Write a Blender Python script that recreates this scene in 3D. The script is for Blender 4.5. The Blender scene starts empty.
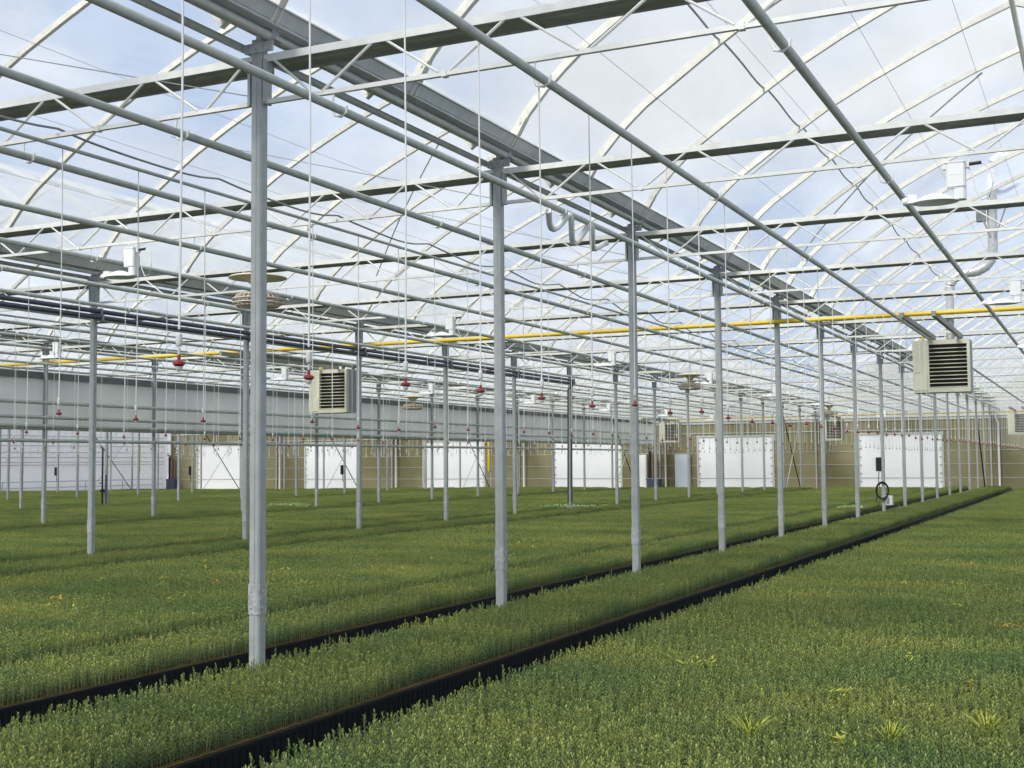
import bpy, math, random
import numpy as np
from mathutils import Matrix, Vector
random.seed(7)
rng = np.random.default_rng(11)
SC = bpy.context.scene
COL = SC.collection
PI = math.pi

# ------------------------------------------------------------------ layout
ZS = 0.33                      # height of the seedling tops above the floor
H = 1.55 + ZS                  # camera height
XA, YA, D, W = -6.0687, 8.1129, 4.4011, 10.1896
F_PX, YAW, PIT, ROLL = 1251.06, 0.4418, 0.0628, -0.0084
YW = YA + 16 * D + .07         # end wall
Y0 = 1.0                       # where long runs start (behind the camera's view)
def RX(j): return XA - j * W   # x of post row j
def TY(i): return YA + i * D   # y of truss / post line i

# ------------------------------------------------------------------ camera
cp, sp, cy, sy = math.cos(PIT), math.sin(PIT), math.cos(YAW), math.sin(YAW)
FW = np.array([-sy * cp, cy * cp, sp]); R0 = np.array([cy, sy, 0.0]); U0 = np.cross(R0, FW)
RR = R0 * math.cos(ROLL) + U0 * math.sin(ROLL); UU = -R0 * math.sin(ROLL) + U0 * math.cos(ROLL)
CPOS = np.array([0.0, 0.0, H])
cam_d = bpy.data.cameras.new('camera'); cam = bpy.data.objects.new('camera', cam_d); COL.objects.link(cam)
cam_d.sensor_width = 36.0; cam_d.lens = 36.0 * F_PX / 1024.0; cam_d.clip_end = 500; cam_d.clip_start = 0.05
M = Matrix.Identity(4)
for r in range(3):
    M[r][0] = RR[r]; M[r][1] = UU[r]; M[r][2] = -FW[r]; M[r][3] = CPOS[r]
cam.matrix_world = M
SC.camera = cam
def proj(x, y, z):
    p = np.array([x, y, z]) - CPOS; d = p @ FW
    return 512 + F_PX * (p @ RR) / d, 384 - F_PX * (p @ UU) / d, d

# ------------------------------------------------------------------ materials
def lin(c):
    return tuple((v / 255 / 12.92) if v / 255 <= 0.04045 else ((v / 255 + 0.055) / 1.055) ** 2.4 for v in c) + (1.0,)
MATS = {}
def mat(name, rgb, rough=0.6, metal=0.0, var=0.0, scale=6.0, rgb2=None, bump=0.0):
    m = bpy.data.materials.new(name); m.use_nodes = True; nt = m.node_tree
    b = nt.nodes['Principled BSDF']; b.inputs['Roughness'].default_value = rough; b.inputs['Metallic'].default_value = metal
    c = lin(rgb); b.inputs['Base Color'].default_value = c
    if var or rgb2:
        tc = nt.nodes.new('ShaderNodeNewGeometry'); n = nt.nodes.new('ShaderNodeTexNoise'); n.inputs['Scale'].default_value = scale
        n.inputs['Detail'].default_value = 4; nt.links.new(tc.outputs['Position'], n.inputs['Vector'])
        rp = nt.nodes.new('ShaderNodeValToRGB'); rp.color_ramp.elements[0].position = 0.36; rp.color_ramp.elements[1].position = 0.64
        c2 = lin(rgb2) if rgb2 else tuple(min(1, v * (1 + var)) for v in c[:3]) + (1,)
        c1 = c if rgb2 else tuple(v * (1 - var) for v in c[:3]) + (1,)
        rp.color_ramp.elements[0].color = c1; rp.color_ramp.elements[1].color = c2
        nt.links.new(n.outputs['Fac'], rp.inputs['Fac']); nt.links.new(rp.outputs['Color'], b.inputs['Base Color'])
        if bump:
            bp = nt.nodes.new('ShaderNodeBump'); bp.inputs['Strength'].default_value = bump
            nt.links.new(n.outputs['Fac'], bp.inputs['Height']); nt.links.new(bp.outputs['Normal'], b.inputs['Normal'])
    MATS[name] = m; return m
mat('post_steel', (170, 174, 172), 0.55, 0.0, 0.08, 9)
mat('sleeve_steel', (176, 178, 178), 0.5, 0.0, 0.18, 25)
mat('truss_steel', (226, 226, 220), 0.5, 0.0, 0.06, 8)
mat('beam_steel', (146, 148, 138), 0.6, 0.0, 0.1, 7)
mat('rib_steel', (222, 219, 208), 0.5, 0.0, 0.08, 10)
mat('pipe_steel', (188, 192, 184), 0.5, 0.0, 0.08, 12)
mat('gutter_alu', (192, 195, 196), 0.45, 0.0, 0.08, 5)
mat('white_paint', (242, 242, 240), 0.45)
mat('white_plastic', (232, 232, 228), 0.5)
mat('hose_white', (226, 226, 222), 0.5)
mat('weight_grey', (206, 204, 200), 0.6)
mat('red_plastic', (138, 44, 50), 0.45)
mat('yellow_pipe', (232, 196, 44), 0.45)
mat('navy_pipe', (70, 74, 94), 0.35)
mat('black_plastic', (22, 23, 25), 0.55, 0, 0.25, 30)
mat('pipe_dark', (74, 76, 80), 0.55)
mat('black_rubber', (30, 31, 33), 0.6)
mat('heater_beige', (208, 206, 184), 0.5, 0, 0.04, 3)
mat('heater_dark', (44, 42, 40), 0.6)
mat('heater_grey', (150, 154, 156), 0.5)
mat('duct_alu', (205, 205, 205), 0.35, 0.3, 0.1, 14)
mat('fan_cream', (218, 212, 180), 0.5)
mat('fan_cage', (206, 192, 176), 0.6)
mat('rust_red', (120, 52, 44), 0.6)
mat('soil', (48, 34, 24), 0.95, 0, 0, 40, (84, 64, 34), 0.4)
mat('moss', (92, 88, 30), 0.95, 0, 0, 45, (92, 60, 36), 0.5)
mat('ground_cloth', (26, 26, 27), 0.9, 0, 0.2, 20)
mat('concrete', (196, 184, 164), 0.9, 0, 0.08, 2)
mat('outside_ground', (206, 202, 186), 0.95, 0, 0.1, 0.5)
mat('cabinet_grey', (200, 210, 220), 0.5)
mat('weed_yellow', (190, 184, 52), 0.6, 0, 0, 60, (150, 160, 50))
mat('weed_orange', (196, 140, 52), 0.6, 0, 0, 60, (206, 180, 60))
mat('grass_tuft', (190, 190, 66), 0.6, 0, 0, 60, (150, 164, 56))
mat('pale_leaf', (176, 206, 140), 0.6)

def shader_mat(name):
    m = bpy.data.materials.new(name); m.use_nodes = True; nt = m.node_tree; nt.nodes.clear()
    out = nt.nodes.new('ShaderNodeOutputMaterial'); MATS[name] = m
    return m, nt, out
def film_mat(name, clear, white, mk=0.5):
    """clear plastic film: part of the light goes straight on, part is scattered; milky patches of condensation"""
    m, nt, out = shader_mat(name)
    tr = nt.nodes.new('ShaderNodeBsdfTransparent'); tr.inputs[0].default_value = (0.97, 0.985, 1.0, 1)
    tl = nt.nodes.new('ShaderNodeBsdfTranslucent'); tl.inputs[0].default_value = lin(white)
    df = nt.nodes.new('ShaderNodeBsdfDiffuse'); df.inputs[0].default_value = lin(white)
    mx = nt.nodes.new('ShaderNodeMixShader'); mx.inputs[0].default_value = 0.35
    nt.links.new(tl.outputs[0], mx.inputs[1]); nt.links.new(df.outputs[0], mx.inputs[2])
    g = nt.nodes.new('ShaderNodeNewGeometry'); mp = nt.nodes.new('ShaderNodeMapping')
    mp.inputs['Scale'].default_value = (0.55, 0.22, 0.55)
    n = nt.nodes.new('ShaderNodeTexNoise'); n.inputs['Scale'].default_value = 1.0; n.inputs['Detail'].default_value = 5
    nt.links.new(g.outputs['Position'], mp.inputs['Vector']); nt.links.new(mp.outputs[0], n.inputs['Vector'])
    mr = nt.nodes.new('ShaderNodeMapRange'); mr.inputs[1].default_value = 0.3; mr.inputs[2].default_value = 0.7
    mr.inputs[3].default_value = max(0, 1 - clear - mk * 0.4); mr.inputs[4].default_value = min(1, 1 - clear + mk * 0.4)
    nt.links.new(n.outputs['Fac'], mr.inputs[0])
    m2 = nt.nodes.new('ShaderNodeMixShader'); nt.links.new(mr.outputs[0], m2.inputs[0])
    nt.links.new(tr.outputs[0], m2.inputs[1]); nt.links.new(mx.outputs[0], m2.inputs[2])
    nt.links.new(m2.outputs[0], out.inputs[0])
film_mat('roof_film', 0.52, (226, 230, 236), 0.6)
film_mat('gable_film', 0.3, (238, 238, 234), 0.3)
def translucent_mat(name, rgb, share, rough=0.6, rgb2=None, scale=1.0):
    m, nt, out = shader_mat(name)
    p = nt.nodes.new('ShaderNodeBsdfPrincipled'); p.inputs['Base Color'].default_value = lin(rgb); p.inputs['Roughness'].default_value = rough
    tl = nt.nodes.new('ShaderNodeBsdfTranslucent'); tl.inputs[0].default_value = lin(rgb)
    if rgb2:
        g = nt.nodes.new('ShaderNodeNewGeometry'); n = nt.nodes.new('ShaderNodeTexNoise'); n.inputs['Scale'].default_value = scale; n.inputs['Detail'].default_value = 3
        nt.links.new(g.outputs['Position'], n.inputs['Vector'])
        rp = nt.nodes.new('ShaderNodeValToRGB'); rp.color_ramp.elements[0].position = 0.38; rp.color_ramp.elements[1].position = 0.62
        rp.color_ramp.elements[0].color = lin(rgb); rp.color_ramp.elements[1].color = lin(rgb2)
        nt.links.new(n.outputs['Fac'], rp.inputs[0]); nt.links.new(rp.outputs[0], p.inputs['Base Color']); nt.links.new(rp.outputs[0], tl.inputs[0])
    mx = nt.nodes.new('ShaderNodeMixShader'); mx.inputs[0].default_value = share
    nt.links.new(p.outputs[0], mx.inputs[1]); nt.links.new(tl.outputs[0], mx.inputs[2]); nt.links.new(mx.outputs[0], out.inputs[0])
translucent_mat('wall_olive', (138, 132, 94), 0.3, 0.6, (158, 152, 118), 0.35)
translucent_mat('door_white', (255, 255, 255), 0.5)
translucent_mat('side_white', (246, 246, 250), 0.45)
translucent_mat('curtain_grey', (228, 229, 226), 0.5, 0.7, (236, 236, 230), 0.6)
mat('valance_grey', (110, 112, 110), 0.7)

def leaf_mat():
    m, nt, out = shader_mat('seedling_leaf')
    at = nt.nodes.new('ShaderNodeVertexColor'); at.layer_name = 'tone'
    sep = nt.nodes.new('ShaderNodeSeparateColor'); nt.links.new(at.outputs[0], sep.inputs[0])
    g = nt.nodes.new('ShaderNodeNewGeometry')
    n = nt.nodes.new('ShaderNodeTexNoise'); n.inputs['Scale'].default_value = 0.55; n.inputs['Detail'].default_value = 5; n.inputs['Roughness'].default_value = 0.62
    mp = nt.nodes.new('ShaderNodeMapping'); mp.inputs['Scale'].default_value = (0.7, 1.5, 0)
    nt.links.new(g.outputs['Position'], mp.inputs['Vector']); nt.links.new(mp.outputs[0], n.inputs['Vector'])
    r1 = nt.nodes.new('ShaderNodeValToRGB')          # young tips: green to yellow green by bed patch
    r1.color_ramp.elements[0].position = 0.35; r1.color_ramp.elements[0].color = lin(LEAF_A)
    r1.color_ramp.elements[1].position = 0.65; r1.color_ramp.elements[1].color = lin(LEAF_B)
    nt.links.new(n.outputs['Fac'], r1.inputs[0])
    mx = nt.nodes.new('ShaderNodeMix'); mx.data_type = 'RGBA'     # older leaves are blue green, and darkened to put in shade low down
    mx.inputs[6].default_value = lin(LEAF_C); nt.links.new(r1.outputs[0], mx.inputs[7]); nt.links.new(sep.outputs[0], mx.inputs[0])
    hs = nt.nodes.new('ShaderNodeHueSaturation'); nt.links.new(mx.outputs[2], hs.inputs['Color'])
    mr = nt.nodes.new('ShaderNodeMapRange'); mr.inputs[3].default_value = 0.62; mr.inputs[4].default_value = 1.4
    nt.links.new(sep.outputs[1], mr.inputs[0]); nt.links.new(mr.outputs[0], hs.inputs['Value'])
    p = nt.nodes.new('ShaderNodeBsdfPrincipled'); p.inputs['Roughness'].default_value = 0.6
    nt.links.new(hs.outputs[0], p.inputs['Base Color'])
    tl = nt.nodes.new('ShaderNodeBsdfTranslucent'); nt.links.new(hs.outputs[0], tl.inputs[0])
    ms = nt.nodes.new('ShaderNodeMixShader'); ms.inputs[0].default_value = 0.2
    nt.links.new(p.outputs[0], ms.inputs[1]); nt.links.new(tl.outputs[0], ms.inputs[2]); nt.links.new(ms.outputs[0], out.inputs[0])
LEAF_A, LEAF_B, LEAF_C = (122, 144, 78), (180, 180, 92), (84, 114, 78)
leaf_mat()

# ------------------------------------------------------------------ mesh building
class MB:
    def __init__(s): s.v = []; s.f = []; s.sm = False
    def add(s, vs, fs):
        n = len(s.v); s.v += [tuple(map(float, q)) for q in vs]; s.f += [tuple(i + n for i in q) for q in fs]; return s
    def box(s, x0, y0, z0, x1, y1, z1, bev=0.0):
        if bev <= 0:
            return s.add([(x0,y0,z0),(x1,y0,z0),(x1,y1,z0),(x0,y1,z0),(x0,y0,z1),(x1,y0,z1),(x1,y1,z1),(x0,y1,z1)],
                         [(3,2,1,0),(4,5,6,7),(0,1,5,4),(1,2,6,5),(2,3,7,6),(3,0,4,7)])
        b = bev; prof = [(x0+b,y0),(x1-b,y0),(x1,y0+b),(x1,y1-b),(x1-b,y1),(x0+b,y1),(x0,y1-b),(x0,y0+b)]
        return s.prism(prof, z0, z1)
    def prism(s, poly, a, b, axis='z'):
        n = len(poly)
        def P(u, w, t): return (u, w, t) if axis == 'z' else ((u, t, w) if axis == 'y' else (t, u, w))
        vs = [P(u, w, a) for u, w in poly] + [P(u, w, b) for u, w in poly]
        fs = [tuple(reversed(range(n))), tuple(range(n, 2*n))] + [(i, (i+1) % n, n+(i+1) % n, n+i) for i in range(n)]
        if axis == 'y': fs = [tuple(reversed(q)) for q in fs]
        return s.add(vs, fs)
    def tube(s, pts, r, n=8, caps=True, rect=None, up=(0, 0, 1)):
        pts = [np.array(p, float) for p in pts]; m = len(pts); vs = []; fs = []
        rr = r if isinstance(r, (list, tuple)) else [r] * m
        last = None
        for k, p in enumerate(pts):
            t = pts[min(k+1, m-1)] - pts[max(k-1, 0)]; t = t / (np.linalg.norm(t) + 1e-12)
            u = np.array(up, float)
            if abs(t @ u) > 0.97: u = last if last is not None else np.array([1.0, 0, 0])
            a = np.cross(t, u); a /= np.linalg.norm(a); b = np.cross(a, t); last = b
            if rect:
                w, h = rect[0] / 2, rect[1] / 2
                for q in ((-w, -h), (w, -h), (w, h), (-w, h)): vs.append(p + a * q[0] + b * q[1])
            else:
                for q in range(n):
                    an = 2 * PI * q / n; vs.append(p + (a * math.cos(an) + b * math.sin(an)) * rr[k])
        n = 4 if rect else n
        for k in range(m - 1):
            for q in range(n): fs.append((k*n+q, k*n+(q+1) % n, (k+1)*n+(q+1) % n, (k+1)*n+q))
        if caps: fs += [tuple(reversed(range(n))), tuple(range((m-1)*n, m*n))]
        if not rect: s.sm = True
        return s.add(vs, fs)
    def lathe(s, prof, c=(0, 0, 0), n=24):
        vs = []; fs = []; m = len(prof)
        for r, z in prof:
            for q in range(n):
                an = 2*PI*q/n; vs.append((c[0]+max(r, 1e-4)*math.cos(an), c[1]+max(r, 1e-4)*math.sin(an), c[2]+z))
        for k in range(m-1):
            for q in range(n): fs.append((k*n+q, k*n+(q+1) % n, (k+1)*n+(q+1) % n, (k+1)*n+q))
        s.sm = True
        return s.add(vs, fs)
    def mesh(s, name, m):
        me = bpy.data.meshes.new(name); me.from_pydata(s.v, [], s.f); me.materials.append(MATS[m])
        if s.sm:
            me.polygons.foreach_set('use_smooth', [True] * len(me.polygons))
            try: me.set_sharp_from_angle(angle=math.radians(40))
            except Exception: pass
        me.update(); return me
MESH = {}
def cached(key, name, fn, m):
    if key not in MESH: MESH[key] = fn().mesh(name, m)
    return MESH[key]
def link(name, data, parent=None, loc=(0, 0, 0)):
    o = bpy.data.objects.new(name, data); COL.objects.link(o); o.location = loc
    if parent is not None: o.parent = parent
    return o
def tag(o, label, cat, group=None, kind=None):
    if label: o['label'] = label
    if cat: o['category'] = cat
    if group: o['group'] = group
    if kind: o['kind'] = kind
    return o
def thing(name, label, cat, loc=(0, 0, 0), group=None, rz=0.0):
    o = link(name, None, None, loc); o.empty_display_size = 0.2; o.rotation_euler[2] = rz
    return tag(o, label, cat, group)
def struct(name, mb, m, label=None):
    o = link(name, mb.mesh(name, m)); o['kind'] = 'structure'
    if label: o['label'] = label
    return o
ORD = ('zeroth first second third fourth fifth sixth seventh eighth ninth tenth eleventh twelfth thirteenth fourteenth '
       'fifteenth sixteenth seventeenth eighteenth nineteenth twentieth').split()
def nth(n):
    if n < len(ORD): return ORD[n]
    return f"{n}{'th' if 10 <= n % 100 <= 20 else {1: 'st', 2: 'nd', 3: 'rd'}.get(n % 10, 'th')}"
ROWN = ['main post row', 'second post row', 'third post row', 'fourth post row', 'fifth post row', 'sixth post row', 'white side wall']
BAYN = ['the bay right of the main post row', 'the bay left of the main post row', 'the bay left of the second post row',
        'the bay left of the third post row', 'the bay left of the fourth post row', 'the bay left of the fifth post row', 'the last bay before the white side wall']
# bay j lies between row j (its left row) and row j-1
FIRST = [0, 2, 4, 6, 8, 10, 12]      # first post of each row inside the picture

# ------------------------------------------------------------------ ground and walls
XL, XR = RX(6) - 0.4, RX(-1)
struct('floor', MB().box(XL, -3, -0.1, XR, 76.4, 0.0), 'ground_cloth')
struct('floor_concrete', MB().box(XL, 76.4, -0.1, XR, YW + 0.5, 0.005), 'concrete')
struct('outside_ground', MB().box(-200, YW + 0.5, -0.2, 120, 260, -0.05).box(-200, -40, -0.2, XL - 0.3, YW + 0.5, -0.05), 'outside_ground')

PROF = [(.22, 5.09), (.45, 5.41), (.66, 5.64), (.87, 5.835), (1.05, 5.985), (1.55, 6.32), (2.0, 6.62), (2.45, 6.90), (3.1, 7.24), (3.75, 7.54), (4.4, 7.82), (5.0948, 8.07)]
def arch_pts(xl, off=0.0):
    L = []
    P2 = PROF + [(W - a, b) for a, b in reversed(PROF[:-1])]
    for k, (a, b) in enumerate(P2):
        p, q = P2[max(k-1, 0)], P2[min(k+1, len(P2)-1)]
        t = np.array([q[0]-p[0], q[1]-p[1]]); t /= np.linalg.norm(t)
        L.append((xl + a - t[1]*off, b + t[0]*off + ZS))
    return L
fm = MB()
for j in range(-0, 7):
    pts = arch_pts(RX(j), 0.05)
    vs = []; fs = []
    for (x, z) in pts: vs += [(x, Y0 - 3, z), (x, YW, z)]
    for k in range(len(pts) - 1): fs.append((2*k, 2*k+1, 2*k+3, 2*k+2))
    fm.add(vs, fs)
fm.sm = True
struct('ceiling', fm, 'roof_film', 'clear plastic roof film over all the greenhouse bays')

# end wall: olive panels below, milky gables above, white doors
Z1 = ZS
wb = MB()
for j in range(0, 7):
    xl, xr = RX(j), RX(j-1)
    d0, d1 = xl + 2.63, xl + 7.43
    for a, b, z0, z1 in ((xl, d0, 0.0, 4.1+Z1), (d1, xr, 0.0, 4.1+Z1), (d0, d1, 3.08+Z1, 4.1+Z1)):
        wb.box(a, YW, z0, b, YW + 0.04, z1)
struct('wall_back', wb, 'wall_olive')
gb = MB()
for j in range(0, 7):
    pts = arch_pts(RX(j), 0.04); n = len(pts)
    poly = [(RX(j), 4.1 + ZS), (RX(j-1), 4.1 + ZS), (RX(j-1), 5.2+ZS)] + [(x, z) for x, z in reversed(pts)] + [(RX(j), 5.2+ZS)]
    gb.prism(poly, YW + 0.01, YW + 0.03, 'y')
struct('wall_gable', gb, 'gable_film')
hb = MB()
for z, h in ((3.92, .10), (3.30, .05), (2.05, .03), (1.25, .03), (0.42, .035)):
    for j in range(0, 7):
        xl, xr = RX(j), RX(j-1)
        if z > 3.2: hb.box(xl, YW-.05, z+ZS, xr, YW-.001, z+ZS+h)
        else:
            hb.box(xl, YW-.03, z+ZS, xl+2.6, YW-.001, z+ZS+h); hb.box(xl+7.46, YW-.03, z+ZS, xr, YW-.001, z+ZS+h)
struct('trim_1', hb, 'pipe_steel', 'horizontal girts along the end wall')
for j in range(0, 7):
    xl = RX(j); d0, d1 = xl + 2.63, xl + 7.43
    p = MB().box(d0, YW+.005, 0.02, d1, YW+.03, 3.08+Z1)
    o = struct(f'door_{j+1}', p, 'door_white', f'wide white door in the end wall of {BAYN[j]}')
    fr = MB().box(d0-.12, YW-.06, 0, d0, YW+.05, 3.2+Z1).box(d1, YW-.06, 0, d1+.12, YW+.05, 3.2+Z1).box(d0, YW-.06, 3.08+Z1, d1, YW+.05, 3.18+Z1)
    link('door_frame', fr.mesh('door_frame', 'pipe_steel'), o)
    rl = MB().box(d0, YW-.03, .42+Z1, d1, YW+.003, .45+Z1)
    link('door_rail', rl.mesh('door_rail', 'heater_grey'), o)
    hg = MB()
    for q in range(6):
        z = 0.35 + q*.5 + Z1*.5
        hg.box(d0-.02, YW-.05, z, d0+.12, YW+.004, z+.06).box(d1-.12, YW-.05, z, d1+.02, YW+.004, z+.06)
    link('hinge', hg.mesh('hinge', 'heater_grey'), o)
# left side wall
struct('wall_left', MB().box(XL-.05, 40, 0, XL, YW, 5.1+ZS), 'side_white')
sg = MB()
for z in (3.7, 3.02, 2.55, 2.2, 1.86, 1.66): sg.tube([(XL+.08, 42, z+ZS), (XL+.08, YW-.5, z+ZS)], .028, 6)
o = struct('trim_2', sg, 'pipe_steel', 'horizontal pipes along the white side wall')
rl = thing('hand_rail', 'low grey hand rail running along the white side wall', 'rail', (XL+.4, 62, 0))
mb = MB()
for z in (.08, .5): mb.tube([(0, -16, z+ZS), (0, 15.5, z+ZS)], .03, 6)
link('rail', mb.mesh('rail', 'pipe_steel'), rl)
for q in range(9): link('post', cached('railpost', 'post', lambda: MB().tube([(0, 0, 0), (0, 0, .5+ZS)], .03, 6), 'pipe_steel'), rl, (0, -15.5+q*3.8, 0))

# ------------------------------------------------------------------ posts
PW = 0.1 / 2
def post_shaft():
    b = .012; z1 = 4.97 + ZS
    return MB().box(-PW, -PW, 0, PW, PW, z1, b).box(-.008, -PW-.004, .02, .008, -PW+.001, z1-.3)
def post_sleeve():
    w = PW + .006
    mb = MB().box(-w, -w, .38+ZS, w, w, .615+ZS, .012)
    for z in (.43, .56): mb.tube([(w-.002, -.012, z+ZS), (w+.010, -.012, z+ZS)], .009, 8).tube([(-.022, -w+.002, z+ZS), (-.022, -w-.008, z+ZS)], .007, 8)
    return mb
def post_cap():
    mb = MB().box(-.10, -.012-PW, 4.855+ZS, .17, -PW+.003, 4.935+ZS).box(-.13, -PW-.02, 4.885+ZS, -.06, -PW+.02, 4.93+ZS).box(.12, -.06, 4.94+ZS, .20, .05, 4.955+ZS)
    for x in (-.08, .0, .12): mb.tube([(x, -PW-.022, 4.895+ZS), (x, -PW-.01, 4.895+ZS)], .011, 8)
    return mb.box(.0, -.05, 4.97+ZS, .16, .05, 5.03+ZS)
for j in range(0, 7):
    for i in range(FIRST[j], 17):
        n = i - FIRST[j] + 1
        lab = f'square grey steel post in the {ROWN[j]}, {nth(n)} from the near end' if j < 6 else f'grey steel post against the white side wall, {nth(n)} from the near end'
        p = thing('support_post', lab, 'post', (RX(j), TY(i), 0), f'posts of the {ROWN[j]}')
        link('shaft', cached('shaft', 'shaft', post_shaft, 'post_steel'), p)
        link('sleeve', cached('sleeve', 'sleeve', post_sleeve, 'sleeve_steel'), p)
        link('cap_bracket', cached('cap', 'cap_bracket', post_cap, 'sleeve_steel'), p)

# ------------------------------------------------------------------ gutters, and two pipes under each
def gutter_mesh():
    o = [(-.24, 5.13), (-.24, 5.142), (-.20, 5.142), (-.05, 5.03), (.235, 5.03), (.250, 5.075), (.262, 5.075), (.272, 5.115), (.284, 5.115), (.30, 5.15), (.33, 5.15), (.33, 5.138),
         (.308, 5.138), (.25, 5.05), (-.045, 5.05), (-.195, 5.13)]
    return MB().prism([(a, b+ZS) for a, b in o], Y0-2, YW, 'y')
for j in range(-1, 7):
    if j == -1: lab = None
    g = link('gutter', cached('gut', 'gutter', gutter_mesh, 'gutter_alu'), None, (RX(j), 0, 0))
    tag(g, f'long aluminium gutter above the {ROWN[j]}' if j >= 0 else 'long aluminium gutter beyond the first bay at the right', 'gutter', 'valley gutters')
for j in range(0, 6):
    for nm, dx, z, r, lab in (('truss_rail', .12, 4.985, .038, 'round steel rail tight under the gutter of the'), ('truss_rail', -.16, 4.93, .034, 'round steel rail on the far side of the')):
        mb = MB().tube([(0, Y0-2, 0), (0, YW-.1, 0)], r, 10)
        o = link(nm, mb.mesh(nm, 'pipe_steel'), None, (RX(j)+dx, 0, z+ZS))
        tag(o, f'{lab} {ROWN[j]}', 'rail', 'rails under the gutters')

# ------------------------------------------------------------------ roof ribs and ridge purlins
def rib_mesh():
    pts = [(x, 0, z) for x, z in arch_pts(0, 0.0)]
    mb = MB().tube(pts, 0, rect=(.05, .075), up=(0, 1, 0)) if False else MB()
    vs = []; fs = []; P = arch_pts(0, .042); Q = arch_pts(0, -.042); n = len(P)
    for (a, b) in ((P, Q),):
        for k in range(n):
            vs += [(P[k][0], -.03, P[k][1]), (P[k][0], .03, P[k][1]), (Q[k][0], .03, Q[k][1]), (Q[k][0], -.03, Q[k][1])]
    for k in range(n-1):
        for q in range(4): fs.append((4*k+q, 4*k+(q+1) % 4, 4*k+4+(q+1) % 4, 4*k+4+q))
    fs += [(3, 2, 1, 0), (4*n-4, 4*n-3, 4*n-2, 4*n-1)]
    mb.add(vs, fs)
    return mb
def shoe_mesh():
    # forked foot bolted to the gutter side
    q = [(.18, 5.07+ZS), (.26, 5.03+ZS), (.44, 5.33+ZS), (.36, 5.36+ZS)]
    mb = MB().prism(q, -.042, -.031, 'y').prism(q, .031, .042, 'y')
    for x, z in ((.255, 5.13), (.37, 5.29)): mb.tube([(x, -.052, z+ZS), (x, .052, z+ZS)], .013, 8)
    return mb
for j in range(0, 7):
    n = 0
    k0 = {0: -1, 1: -2, 2: 1, 3: 4, 4: 7, 5: 11, 6: 15}[j]
    for k in range(k0, 32):
        n += 1
        y = YA + k * D / 2 - .16
        r = link('roof_rib', cached('rib', 'roof_rib', rib_mesh, 'rib_steel'), None, (RX(j), y, 0))
        tag(r, f'roof rib over {BAYN[j]}, {nth(n)} from near end', 'roof rib', f'roof ribs over {BAYN[j]}')
        if j < 2 and k < 14: link('rib_shoe', cached('shoe', 'rib_shoe', shoe_mesh, 'rib_steel'), r)
    o = link('ridge_purlin', MB().tube([(0, Y0-2, 0), (0, YW, 0)], .04, 8).mesh('ridge_purlin', 'rib_steel'), None, (RX(j)+W/2, 0, 7.98+ZS))
    tag(o, f'straight ridge pipe at the top of {BAYN[j]}', 'purlin', 'ridge purlins')

# ------------------------------------------------------------------ trusses
def top_chord():
    z0, z1 = 4.785+ZS, 4.84+ZS
    # wide flat beam, front lip towards the near end, ribbed underside
    o = [(-.02, z1), (-.02, z0-.004), (0.0, z0-.004), (0.0, z0+.012), (.10, z0+.012), (.11, z0+.004), (.13, z0+.004), (.14, z0+.012), (.26, z0+.012), (.26, z0-.004), (.28, z0-.004), (.28, z1)]
    mb = MB(); n = len(o)
    vs = [(.06, a, b) for a, b in o] + [(W-.06, a, b) for a, b in o]
    fs = [tuple(range(n)), tuple(reversed(range(n, 2*n)))] + [((i+1) % n, i, n+i, n+(i+1) % n) for i in range(n)]
    return mb.add(vs, fs)
def lit_tone_edge(): return MB().box(.055, -.024, 4.783+ZS, W-.055, -.0205, 4.845+ZS).box(.055, -.024, 4.8405+ZS, W-.055, .06, 4.845+ZS)  # front face in paler steel; light on it is put into the colour
def bottom_chord():
    z = 4.46+ZS
    mb = MB().box(.05, -.018, z-.018, W-.05, .018, z+.018)
    for q in (3, 7, 11, 15): mb.box(W*q/18-.02, -.025, z-.026, W*q/18+.02, .025, z+.024)
    return mb
def web_ends(q):
    za, zb = 4.80+ZS, 4.475+ZS
    xa, xb = W*q/18, W*(q+1)/18
    if q == 0: xa += .09
    if q == 17: xb -= .09
    d = .05
    return ((xa + d, -.012, za if q % 2 == 0 else zb), (xb - d, -.012, zb if q % 2 == 0 else za))
def web_bar(q):
    a, b = web_ends(q); return MB().tube([a, b], .012, 6)
def web_all():
    mb = MB()
    for q in range(18): a, b = web_ends(q); mb.tube([a, b], .012, 5, caps=False)
    return mb
def end_plate(): return MB().box(-.012, -.045, 4.44+ZS, .012, .045, 4.80+ZS)
for j in range(0, 6):
    i0 = {0: 0, 1: 0, 2: 2, 3: 4, 4: 6, 5: 8}[j]
    for i in range(i0, 16):
        t = thing('roof_truss', f'roof truss in {BAYN[j]}, {nth(i-i0+1)} from near end', 'truss', (RX(j), TY(i), 0), f'trusses across {BAYN[j]}')
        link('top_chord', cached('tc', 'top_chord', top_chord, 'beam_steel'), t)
        lp = link('lit_tone_edge', cached('fl', 'lit_tone_edge', lit_tone_edge, 'truss_steel'), t); lp['label'] = 'front edge of the top chord, sunlit tone put into its colour'
        link('bottom_chord', cached('bc', 'bottom_chord', bottom_chord, 'truss_steel'), t)
        if (j < 2 and i < 6) or (j == 2 and i < 5):
            for q in range(18): link('web_bar', cached(('wb', q), 'web_bar', lambda: web_bar(q), 'truss_steel'), t)
        else:
            link('web_lattice', cached('wl', 'web_lattice', web_all, 'truss_steel'), t)
        for dx in (.075, W-.075): link('end_plate', cached('ep', 'end_plate', end_plate, 'post_steel'), t, (dx, 0, 0))

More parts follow.
